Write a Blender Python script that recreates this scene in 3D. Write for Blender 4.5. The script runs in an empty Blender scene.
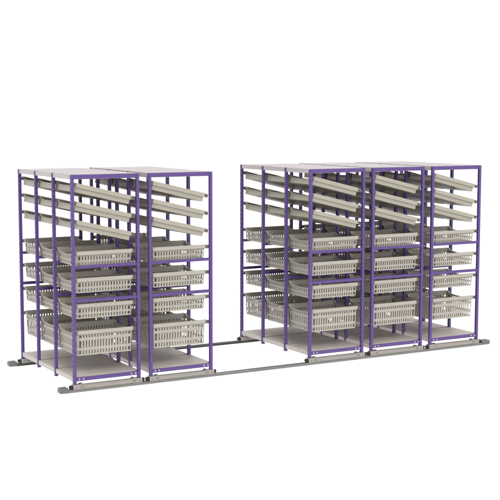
import bpy, bmesh, math, random
from mathutils import Vector, Matrix

random.seed(4)
S = bpy.context.scene
COL = S.collection

# ------------------------------------------------------------------ dimensions (metres)
W = 0.670            # rack width along the rails, post centre to post centre
BAY = 0.4883         # bay depth, frame to frame
NB = 3
H = 2.0              # frame height
PX = 0.015           # half a post
RACK_X = [0.0, 0.7994, 2.6554, 3.4529, 4.2604]
RAIL_TOP = -0.047
RAIL_BOT = -0.071
FLOOR_Z = -0.0715
TILT = math.radians(13.5)
TRAY_Z = [1.849, 1.674, 1.499]
BASKET_Z = [1.268, 1.012, 0.764, 0.507]

# ------------------------------------------------------------------ materials
def mat(name, col, rough=0.5, metal=0.0, spec=0.5, var=0.06, scale=6.0, bump=0.0, bscale=200.0, coat=0.0):
    m = bpy.data.materials.new(name)
    m.use_nodes = True
    nt = m.node_tree
    b = nt.nodes['Principled BSDF']
    b.inputs['Roughness'].default_value = rough
    b.inputs['Metallic'].default_value = metal
    b.inputs['Specular IOR Level'].default_value = spec
    b.inputs['Coat Weight'].default_value = coat
    tc = nt.nodes.new('ShaderNodeTexCoord')
    no = nt.nodes.new('ShaderNodeTexNoise')
    no.inputs['Scale'].default_value = scale
    no.inputs['Detail'].default_value = 5
    nt.links.new(tc.outputs['Object'], no.inputs['Vector'])
    rp = nt.nodes.new('ShaderNodeValToRGB')
    e = rp.color_ramp.elements
    e[0].position, e[1].position = 0.3, 0.7
    e[0].color = tuple(c * (1 - var) for c in col) + (1,)
    e[1].color = tuple(min(1, c * (1 + var)) for c in col) + (1,)
    nt.links.new(no.outputs['Fac'], rp.inputs['Fac'])
    nt.links.new(rp.outputs['Color'], b.inputs['Base Color'])
    mr = nt.nodes.new('ShaderNodeMapRange')
    mr.inputs['To Min'].default_value = rough - 0.07
    mr.inputs['To Max'].default_value = rough + 0.07
    nt.links.new(no.outputs['Fac'], mr.inputs['Value'])
    nt.links.new(mr.outputs['Result'], b.inputs['Roughness'])
    if bump > 0:
        n2 = nt.nodes.new('ShaderNodeTexNoise')
        n2.inputs['Scale'].default_value = bscale
        nt.links.new(tc.outputs['Object'], n2.inputs['Vector'])
        bp = nt.nodes.new('ShaderNodeBump')
        bp.inputs['Strength'].default_value = bump
        bp.inputs['Distance'].default_value = 0.001
        nt.links.new(n2.outputs['Fac'], bp.inputs['Height'])
        nt.links.new(bp.outputs['Normal'], b.inputs['Normal'])
    return m

M = {
    'purple': mat('purple_paint', (0.088, 0.048, 0.188), 0.42, spec=0.35, bump=0.15, bscale=400),
    'plastic': mat('grey_basket_plastic', (0.352, 0.327, 0.284), 0.45, spec=0.3, var=0.04, bump=0.1, bscale=300),
    'tray': mat('beige_tray_plastic', (0.330, 0.304, 0.252), 0.45, spec=0.3, var=0.04, bump=0.1, bscale=300),
    'runner': mat('taupe_runner_plastic', (0.100, 0.090, 0.073), 0.45, spec=0.3, var=0.04),
    'panel': mat('panel_paint', (0.395, 0.362, 0.365), 0.5, spec=0.3, var=0.03, bump=0.2, bscale=250),
    'base': mat('base_paint', (0.470, 0.426, 0.398), 0.6, spec=0.25, var=0.05, bump=0.2, bscale=250),
    'carriage': mat('carriage_paint', (0.275, 0.250, 0.228), 0.45, spec=0.4, var=0.04),
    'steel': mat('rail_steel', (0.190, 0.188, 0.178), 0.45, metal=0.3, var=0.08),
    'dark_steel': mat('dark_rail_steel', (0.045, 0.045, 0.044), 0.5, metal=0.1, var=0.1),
    'groove': mat('rail_groove', (0.03, 0.03, 0.03), 0.5),
    'cap': mat('stop_grey', (0.105, 0.112, 0.112), 0.5, var=0.06),
    'rubber': mat('black_rubber', (0.010, 0.010, 0.011), 0.6),
    'zinc': mat('zinc', (0.42, 0.41, 0.41), 0.35, metal=0.3, var=0.05),
    'wheel': mat('wheel_grey', (0.15, 0.14, 0.13), 0.5),
}

# ------------------------------------------------------------------ mesh helpers
def box(bm, x0, x1, y0, y1, z0, z1, bev=0.0):
    b = bmesh.new()
    bmesh.ops.create_cube(b, size=1)
    for v in b.verts:
        v.co = Vector(((x0 + x1) / 2 + v.co.x * (x1 - x0), (y0 + y1) / 2 + v.co.y * (y1 - y0), (z0 + z1) / 2 + v.co.z * (z1 - z0)))
    if bev > 0:
        bmesh.ops.bevel(b, geom=b.edges[:], offset=bev, segments=2, affect='EDGES', profile=0.5)
    me = bpy.data.meshes.new('tmp')
    b.to_mesh(me); b.free()
    bm.from_mesh(me)
    bpy.data.meshes.remove(me)

def cyl(bm, c, axis, r, l, n=20, bev=0.0):
    b = bmesh.new()
    bmesh.ops.create_cone(b, cap_ends=True, segments=n, radius1=r, radius2=r, depth=l)
    if bev > 0:
        ed = [e for e in b.edges if abs(e.verts[0].co.z - e.verts[1].co.z) < 1e-6]
        bmesh.ops.bevel(b, geom=ed, offset=bev, segments=2, affect='EDGES', profile=0.5)
    R = {'x': Matrix.Rotation(math.pi / 2, 4, 'Y'), 'y': Matrix.Rotation(math.pi / 2, 4, 'X'), 'z': Matrix.Identity(4)}[axis]
    b.transform(Matrix.Translation(c) @ R)
    me = bpy.data.meshes.new('tmp')
    b.to_mesh(me); b.free()
    bm.from_mesh(me)
    bpy.data.meshes.remove(me)

def obj(name, bm, m, parent=None, loc=None, rot=None, smooth=False):
    me = bpy.data.meshes.new(name)
    bmesh.ops.recalc_face_normals(bm, faces=bm.faces[:])
    bm.to_mesh(me); bm.free()
    for mm in (m if isinstance(m, (list, tuple)) else [m]):
        me.materials.append(mm)
    if smooth:
        for p in me.polygons: p.use_smooth = True
    return inst(name, me, parent, loc, rot)

def inst(name, me, parent=None, loc=None, rot=None):
    o = bpy.data.objects.new(name, me)
    COL.objects.link(o)
    o.parent = parent
    if loc is not None: o.location = loc
    if rot is not None: o.rotation_euler = rot
    return o

def thing(name, loc, label, cat, group=None, rot=(0, 0, 0)):
    o = bpy.data.objects.new(name, None)
    o.empty_display_size = 0.1
    COL.objects.link(o)
    o.location = loc
    o.rotation_euler = rot
    o['label'] = label; o['category'] = cat
    if group: o['group'] = group
    return o

KIDS = {}
def copy_tree(o, parent=None):
    c = o.copy()
    COL.objects.link(c)
    if parent is not None: c.parent = parent
    for ch in [x for x in o.children]:
        copy_tree(ch, c)
    return c

# ------------------------------------------------------------------ perimeter shells for the trays and baskets
class Perim:
    """A rounded rectangle walked counter-clockwise from the start of its front side."""
    def __init__(self, lx, ly, r):
        self.lx, self.ly, self.r = lx, ly, r
        a, b, q = lx - 2 * r, ly - 2 * r, math.pi * r / 2
        self.seg = [('front', a), ('c0', q), ('right', b), ('c1', q), ('back', a), ('c2', q), ('left', b), ('c3', q)]
        self.start = {}
        s = 0
        for n, l in self.seg:
            self.start[n] = s; s += l
        self.total = s
        self.a, self.b, self.q = a, b, q
    def at(self, s):
        s %= self.total
        hx, hy, r = self.lx / 2, self.ly / 2, self.r
        for n, l in self.seg:
            if s <= l + 1e-9: break
            s -= l
        t = s
        if n == 'front': return (-hx + r + t, -hy, 0, -1)
        if n == 'right': return (hx, -hy + r + t, 1, 0)
        if n == 'back': return (hx - r - t, hy, 0, 1)
        if n == 'left': return (-hx, hy - r - t, -1, 0)
        k = int(n[1]); ang = -math.pi / 2 + k * math.pi / 2 + t / r
        cx = (hx - r) * (1 if k in (0, 1) else -1)
        cy = (hy - r) * (1 if k in (1, 2) else -1)
        return (cx + r * math.cos(ang), cy + r * math.sin(ang), math.cos(ang), math.sin(ang))
    def samples(self, s0, s1, ends=8, corner=4):
        """Sample positions between s0 and s1 (s1 may run past the total)."""
        out = {round(s0, 6), round(s1, 6)}
        for lap in (0, self.total):
            for n, l in self.seg:
                k = corner if n[0] == 'c' else (ends if n in ('left', 'right') else 1)
                for i in range(k + 1):
                    v = lap + self.start[n] + l * i / k
                    if s0 < v < s1: out.add(round(v, 6))
        o = sorted(out)
        res = [o[0]]
        for v in o[1:]:
            if v - res[-1] > 1e-4: res.append(v)
        return res
    def end_u(self, s):
        """0..1 along a short end, else None."""
        s %= self.total
        for n in ('right', 'left'):
            if self.start[n] <= s <= self.start[n] + self.b:
                return (s - self.start[n]) / self.b
        return None

def smooth(x):
    x = max(0, min(1, x)); return x * x * (3 - 2 * x)

DIP_STEP = 0.028      # the short ends sit lower than the long sides

def dip_at(P, s, dip):
    u = P.end_u(s)
    if u is None: return 0.0
    step = DIP_STEP * smooth(u / 0.07) * smooth((1 - u) / 0.07)
    return step + dip * smooth((u - 0.05) / 0.40) * smooth((0.95 - u) / 0.40)

def strip(bm, P, samples, zlo, zhi, t, taper, depth, closed=False, caps=True):
    """Wall piece along the perimeter. zlo / zhi are functions of s (z is 0 at the rim, negative downwards)."""
    cols = []
    for s in samples:
        x, y, nx, ny = P.at(s)
        col = []
        for z in (zlo(s), zhi(s)):
            ins = taper * min(1, max(0, -z / depth))
            for off in (0, -t):
                col.append(bm.verts.new((x + nx * (off - ins), y + ny * (off - ins), z)))
        cols.append(col)          # lo-out, lo-in, hi-out, hi-in
    n = len(cols)
    rng = range(n) if closed else range(n - 1)
    for i in rng:
        a, b = cols[i], cols[(i + 1) % n]
        bm.faces.new((a[0], b[0], b[2], a[2]))
        bm.faces.new((b[1], a[1], a[3], b[3]))
        if caps:
            bm.faces.new((a[2], b[2], b[3], a[3]))
            bm.faces.new((b[0], a[0], a[1], b[1]))
    if not closed:
        for c, f in ((cols[0], 1), (cols[-1], -1)):
            q = (c[0], c[2], c[3], c[1])
            bm.faces.new(q if f > 0 else q[::-1])

def rim_mesh(P, dip, w_long, w_end, lip_long, lip_end, t=0.004):
    bm = bmesh.new()
    sm = P.samples(0, P.total, ends=40, corner=5)[:-1]
    cols = []
    for s in sm:
        x, y, nx, ny = P.at(s)
        lip = lip_long if abs(ny) > 0.5 else lip_end
        ww = Vector((nx * w_end, ny * w_long))
        z = -dip_at(P, s, dip)
        pts = [(-0.0035, 0.0), (-0.0035, t), (None, t), (None, t - lip), ('in', t - lip), ('in', 0.0)]
        col = []
        for o, dz in pts:
            if o is None: off = ww
            elif o == 'in': off = Vector((nx * (w_end - 0.002), ny * (w_long - 0.002)))
            else: off = Vector((nx * o, ny * o))
            col.append(bm.verts.new((x + off.x, y + off.y, z + dz)))
        cols.append(col)
    n, k = len(cols), 6
    for i in range(n):
        a, b = cols[i], cols[(i + 1) % n]
        for j in range(k):
            bm.faces.new((a[j], a[(j + 1) % k], b[(j + 1) % k], b[j]))
    return bm

def basket_body(P, depth, rows, dip, n_long=18, n_end=11, t=0.003, taper=0.012):
    bm = bmesh.new()
    full = P.samples(0, P.total, ends=40, corner=4)[:-1]
    top = lambda s: -dip_at(P, s, dip)
    edges = [0.0] + [z for r in rows for z in r] + [-depth]
    # plain bands
    for i in range(0, len(edges), 2):
        hi, lo = edges[i], edges[i + 1]
        strip(bm, P, full, (lambda s, lo=lo: lo), (top if i == 0 else (lambda s, hi=hi: hi)), t, taper, depth, closed=True)
    # slotted rows: upright bars and solid corners
    tb = t * 0.85
    for hi, lo in rows:
        zl, zh = (lambda s: lo), (lambda s: hi)
        for nm, L, n in (('front', P.a, n_long), ('right', P.b, n_end), ('back', P.a, n_long), ('left', P.b, n_end)):
            s0 = P.start[nm]
            m = 0.012
            p = (L - 2 * m) / n
            for k in range(1, n):
                c = s0 + m + p * k
                strip(bm, P, [c - p * 0.30, c + p * 0.30], zl, zh, tb, taper, depth, caps=False)
        for nm, L in (('front', P.a), ('right', P.b), ('back', P.a), ('left', P.b)):
            s0 = P.start[nm] + L - 0.008
            strip(bm, P, P.samples(s0, s0 + 0.016 + P.q, ends=1), zl, zh, tb, taper, depth, caps=False)
    # grid floor
    hx, hy = P.lx / 2 - taper - 0.001, P.ly / 2 - taper - 0.001
    zf = -depth + 0.001
    nx, ny = 16, 10
    for i in range(nx + 1):
        c = -hx + 0.012 + (2 * hx - 0.024) * i / nx
        box(bm, c - 0.009, c + 0.009, -hy, hy, zf, zf + 0.003)
    for j in range(ny + 1):
        c = -hy + 0.012 + (2 * hy - 0.024) * j / ny
        box(bm, -hx, hx, c - 0.006, c + 0.006, zf + 0.0005, zf + 0.0026)
    return bm

def tray_body(P, depth, t=0.003, taper=0.005):
    bm = bmesh.new()
    full = P.samples(0, P.total, ends=40, corner=5)[:-1]
    strip(bm, P, full, lambda s: -depth, lambda s: -dip_at(P, s, 0.004), t, taper, depth, closed=True)
    # a raised step round the lower third
    vs_lo, vs_hi = [], []
    for s in full:
        x, y, nx, ny = P.at(s)
        q = taper + 0.001
        vs_lo.append(bm.verts.new((x - nx * q, y - ny * q, -depth + 0.001)))
        vs_hi.append(bm.verts.new((x - nx * q, y - ny * q, -depth + 0.004)))
    bm.faces.new(vs_lo[::-1]); bm.faces.new(vs_hi)
    # three shallow ribs across the floor
    for k in (-1, 0, 1):
        box(bm, k * 0.13 - 0.004, k * 0.13 + 0.004, -P.ly / 2 + taper + 0.006, P.ly / 2 - taper - 0.006, -depth + 0.003, -depth + 0.010)
    return bm

# ------------------------------------------------------------------ rack parts
def post_mesh():
    """Square upright: plain front and back, punched sides."""
    bm = bmesh.new()
    h, t = PX, 0.002
    pitch, hole, sw = 0.050, 0.020, 0.0105
    n = int(H / pitch)
    for sy in (-1, 1):
        ya, yb = sorted((sy * h, sy * (h - t)))
        box(bm, -h, h, ya, yb, 0.0, H, bev=0.0006)
    for sx in (-1, 1):
        xa, xb = sorted((sx * (h - 0.0004), sx * (h - t)))
        box(bm, xa, xb, -h + t, -h + sw, 0.0, H)
        box(bm, xa, xb, h - sw, h - t, 0.0, H)
        z = 0.0
        for i in range(n + 1):
            z1 = i * pitch + (pitch - hole) / 2 if i < n else H
            box(bm, xa, xb, -h + sw, h - sw, z, z1)
            z = z1 + hole
    box(bm, -h + 0.001, h - 0.001, -h + 0.001, h - 0.001, H - 0.004, H + 0.001)
    return bm

def panel_mesh(z0, z1):
    bm = bmesh.new()
    x0, x1, y0, y1, t = -0.010, W + 0.010, 0.018, BAY - 0.018, 0.0025
    box(bm, x0, x1, y0, y1, z1 - t, z1, bev=0.001)
    box(bm, x0, x0 + t, y0, y1, z0, z1 - t)
    box(bm, x1 - t, x1, y0, y1, z0, z1 - t)
    box(bm, x0 + t, x1 - t, y0, y0 + t, z0, z1 - t)
    box(bm, x0 + t, x1 - t, y1 - t, y1, z0, z1 - t)
    # folded returns under the long edges and a stiffener
    box(bm, x0 + t, x0 + 0.022, y0 + t, y1 - t, z0, z0 + t)
    box(bm, x1 - 0.022, x1 - t, y0 + t, y1 - t, z0, z0 + t)
    box(bm, x0 + t, x1 - t, (y0 + y1) / 2 - 0.03, (y0 + y1) / 2 + 0.03, z1 - 0.020, z1 - t)
    return bm

def runner_mesh(length):
    bm = bmesh.new()
    hl = length / 2
    box(bm, -hl, hl, -0.0042, 0.0042, -0.035, -0.0008, bev=0.001)
    return bm

def beam_bm(z0, z1, y0=-0.013, y1=0.013):
    bm = bmesh.new()
    box(bm, PX + 0.0005, W - PX - 0.0005, y0, y1, z0, z1, bev=0.0025)
    return bm

def carriage_parts(root, y, sgn):
    bm = bmesh.new()
    box(bm, 0.075, W - 0.075, y - 0.028, y + 0.028, -0.046, -0.004, bev=0.003)
    box(bm, 0.10, W - 0.10, y - 0.031, y - 0.028, -0.012, -0.006)
    c = obj('carriage', bm, M['carriage'], root)
    for x0, x1, xb, xw in ((-0.024, 0.075, -0.040, 0.062), (W - 0.075, W + 0.024, W + 0.040, W - 0.062)):
        b = bmesh.new()
        box(b, x0, x1, y - 0.032, y + 0.032, -0.046, 0.000, bev=0.004)
        e = obj('end_bracket', b, M['carriage'], c)
        b = bmesh.new()
        cyl(b, (xw, y, -0.046 + 0.028), 'y', 0.028, 0.050, 24, 0.002)
        cyl(b, (xw, y - 0.033, -0.020), 'y', 0.008, 0.008, 12, 0.001)
        obj('wheel', b, M['wheel'], c)
        b = bmesh.new()
        cyl(b, (xb, y, -0.022), 'x', 0.017, 0.034, 20, 0.004)
        obj('bumper', b, M['rubber'], c)
        for dx in (-0.022, 0.018):
            b = bmesh.new()
            cyl(b, ((x0 + x1) / 2 + dx, y - 0.0335, -0.024), 'y', 0.006, 0.004, 12, 0.001)
            obj('bracket_bolt', b, M['wheel'], c)

def make_rack(label):
    root = thing('mobile_rack', (0, 0, 0), label, 'storage rack', 'purple mobile racks on the rails')
    pm = None
    for k in range(NB + 1):
        for x in (0.0, W):
            if pm is None:
                p = obj('post', post_mesh(), M['purple'], root, (x, k * BAY, 0)); pm = p.data
                b = bmesh.new(); box(b, -0.017, 0.017, -0.017, 0.017, -0.006, 0.006, bev=0.002)
                f = obj('foot_cap', b, M['purple'], p); fm = f.data
            else:
                p = inst('post', pm, root, (x, k * BAY, 0))
                inst('foot_cap', fm, p)
    first = {}
    bolt = None
    for k in range(NB + 1):
        for key, nm, z0, z1 in (('t', 'top_beam', 1.961, 1.9995), ('a', 'cross_beam', 1.111, 1.139), ('b', 'cross_beam', 0.788, 0.818), ('c', 'base_beam', 0.030, 0.064)):
            if key not in first:
                o = obj(nm, beam_bm(z0, z1), M['purple'], root, (0, k * BAY, 0)); first[key] = o.data
            else:
                o = inst(nm, first[key], root, (0, k * BAY, 0))
            if key == 'c' and k in (0, NB):
                for x in (0.042, 0.085, W - 0.085, W - 0.042):
                    yy = -0.0145 if k == 0 else 0.0145
                    if bolt is None:
                        b = bmesh.new(); cyl(b, (0, 0, 0), 'y', 0.0085, 0.006, 16, 0.0015)
                        bb = obj('bolt', b, M['zinc'], o, (x, yy, 0.050)); bolt = bb.data
                    else:
                        inst('bolt', bolt, o, (x, yy, 0.050))
    rf = bs = None
    for k in range(NB):
        if rf is None:
            rf = obj('roof_panel', panel_mesh(1.956, 2.002), M['panel'], root, (0, k * BAY, 0)).data
            bs = obj('base_shelf', panel_mesh(0.026, 0.070), M['base'], root, (0, k * BAY, 0)).data
        else:
            inst('roof_panel', rf, root, (0, k * BAY, 0))
            inst('base_shelf', bs, root, (0, k * BAY, 0))
    rm = {}
    for k in range(NB):
        for y in (k * BAY + 0.0085, (k + 1) * BAY - 0.0085):
            for z, rot, ln in [(z, TILT, (W - 0.044) / math.cos(TILT)) for z in TRAY_Z] + [(z, 0.0, W - 2 * PX - 0.001) for z in BASKET_Z]:
                if rot not in rm:
                    rm[rot] = obj('runner', runner_mesh(ln), M['runner'], root, (W / 2, y, z), (0, rot, 0)).data
                else:
                    inst('runner', rm[rot], root, (W / 2, y, z), (0, rot, 0))
    carriage_parts(root, 0.0, -1)
    carriage_parts(root, NB * BAY, 1)
    return root

# ------------------------------------------------------------------ the racks
RACK_LABEL = [
    'purple mobile rack at the left end of the rails, nearest to the viewer',
    'purple mobile rack second from left, beside the wide empty gap on its right',
    'purple mobile rack just right of the wide gap, first of the three',
    'purple mobile rack in the middle of the group of three',
    'purple mobile rack at the far right end of the rails',
]
RACK_SHORT = ['the leftmost rack', 'the second rack from the left', 'the first rack right of the gap',
              'the middle rack of the three', 'the rightmost rack']
rack0 = make_rack(RACK_LABEL[0])
racks = [rack0]
for i in range(1, 5):
    r = copy_tree(rack0)
    r.location = (RACK_X[i], 0, 0)
    r['label'] = RACK_LABEL[i]
    racks.append(r)

# ------------------------------------------------------------------ trays and baskets
PT = Perim(0.586, 0.457, 0.014)
PB = Perim(0.580, 0.457, 0.014)
def make_tray():
    t = thing('sloping_tray', (0, 0, 0), '', 'tray', 'solid trays on sloping runners')
    obj('tray_body', tray_body(PT, 0.082), M['tray'], t)
    obj('rim', rim_mesh(PT, 0.004, 0.0145, 0.014, 0.040, 0.005), M['tray'], t)
    return t
def make_basket(name, depth, rows, group):
    t = thing(name, (0, 0, 0), '', 'basket', group)
    obj('basket_body', basket_body(PB, depth, rows, 0.010), M['plastic'], t)
    obj('rim', rim_mesh(PB, 0.010, 0.0145, 0.015, 0.036, 0.005), M['plastic'], t)
    return t

tray0 = make_tray()
shallow0 = make_basket('slotted_basket', 0.140, [(-0.046, -0.082), (-0.099, -0.128)], 'shallow slotted baskets')
deep0 = make_basket('deep_basket', 0.240, [(-0.044, -0.066), (-0.094, -0.164), (-0.190, -0.226)], 'deep slotted baskets')
used = set()
def place(proto, loc, rot, label):
    if proto.name in used: o = copy_tree(proto)
    else: o = proto; used.add(proto.name)
    o.location = loc; o.rotation_euler = rot; o['label'] = label

BAYN = ['front', 'middle', 'rear']
TORD = ['top', 'second', 'lowest']
BORD = ['highest', 'second', 'third']
for i, rx in enumerate(RACK_X):
    for k in range(NB):
        y = (k + 0.5) * BAY
        for j, z in enumerate(TRAY_Z):
            place(tray0, (rx + W / 2 - 0.006, y, z + 0.0014), (0, TILT, 0),
                  '%s sloping solid tray in the %s bay of %s' % (TORD[j], BAYN[k], RACK_SHORT[i]))
        for j, z in enumerate(BASKET_Z):
            if j < 3:
                place(shallow0, (rx + W / 2 - 0.010, y, z), (0, 0, 0),
                      '%s shallow slotted basket in the %s bay of %s' % (BORD[j], BAYN[k], RACK_SHORT[i]))
            else:
                place(deep0, (rx + W / 2 - 0.010, y, z), (0, 0, 0),
                      'deep slotted bottom basket in the %s bay of %s' % (BAYN[k], RACK_SHORT[i]))

# ------------------------------------------------------------------ rails
XR0, XR1 = -0.098, 5.01
def make_rail(y, label, steel):
    t = thing('floor_rail', (0, y, 0), label, 'rail', 'steel floor rails')
    bm = bmesh.new()
    box(bm, XR0, XR1, -0.038, 0.038, RAIL_BOT, RAIL_BOT + 0.012, bev=0.002)
    box(bm, XR0, XR1, -0.034, -0.009, RAIL_BOT + 0.012, RAIL_TOP, bev=0.0015)
    box(bm, XR0, XR1, 0.009, 0.034, RAIL_BOT + 0.012, RAIL_TOP, bev=0.0015)
    obj('rail_bar', bm, M[steel], t)
    bm = bmesh.new()
    box(bm, XR0, XR1, -0.0085, 0.0085, RAIL_BOT + 0.0121, RAIL_TOP - 0.008)
    obj('groove_strip', bm, M['groove'], t)
    for x0, x1 in ((XR0 - 0.065, XR0 + 0.022), (XR1 - 0.02, XR1 + 0.095)):
        bm = bmesh.new()
        box(bm, x0, x1, -0.045, 0.045, RAIL_BOT + 0.001, -0.017, bev=0.012)
        e = obj('end_stop', bm, M['cap'], t)
        bm = bmesh.new()
        xc = (x0 + x1) / 2
        cyl(bm, (xc, 0, -0.0165), 'z', 0.010, 0.005, 16, 0.001)
        obj('stop_screw', bm, M['wheel'], e)
    return t
make_rail(0.0, 'grey steel floor rail running under the front of all the racks', 'steel')
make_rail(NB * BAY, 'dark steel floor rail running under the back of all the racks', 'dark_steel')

# ------------------------------------------------------------------ floor: added translucent white sheet, world light from below keeps it shadowless
fm = bpy.data.materials.new('shadowless_white')
fm.use_nodes = True
nt = fm.node_tree
nt.nodes.clear()
out = nt.nodes.new('ShaderNodeOutputMaterial')
tr = nt.nodes.new('ShaderNodeBsdfTranslucent')
tr.inputs['Color'].default_value = (0.98, 0.98, 0.98, 1)
nt.links.new(tr.outputs[0], out.inputs['Surface'])
bm = bmesh.new()
R = 60
vs = [bm.verts.new(p) for p in ((-R, -R, FLOOR_Z), (R, -R, FLOOR_Z), (R, R, FLOOR_Z), (-R, R, FLOOR_Z))]
bm.faces.new(vs)
fl = obj('floor', bm, fm)
fl['kind'] = 'structure'
fl['label'] = 'shadowless white backdrop floor added under the rails'
fl['category'] = 'floor'

# ------------------------------------------------------------------ light
w = bpy.data.worlds.new('World')
S.world = w
w.use_nodes = True
bg = w.node_tree.nodes['Background']
bg.inputs['Color'].default_value = (1, 1, 1, 1)
bg.inputs['Strength'].default_value = 1.38

sun = bpy.data.lights.new('key_light', 'SUN')
sun.energy = 1.0
sun.angle = math.radians(14)
sun.color = (1.0, 0.985, 0.96)
so = bpy.data.objects.new('key_light', sun)
COL.objects.link(so)
d = Vector((0.15, 0.80, -0.62)).normalized()
so.rotation_euler = d.to_track_quat('-Z', 'Y').to_euler()

# ------------------------------------------------------------------ camera
cam = bpy.data.cameras.new('camera')
cam.sensor_width = 36
cam.lens = 36 * 1225.43 / 500
cam.clip_end = 400
co = bpy.data.objects.new('camera', cam)
COL.objects.link(co)
co.location = (-4.2625, -10.7984, 2.5387)
co.rotation_euler = (1.4629, -0.0013, -0.5202)
S.camera = co

S.view_settings.view_transform = 'Standard'
S.view_settings.look = 'None'
S.view_settings.exposure = 0
S.view_settings.gamma = 1
S.cycles.max_bounces = 8
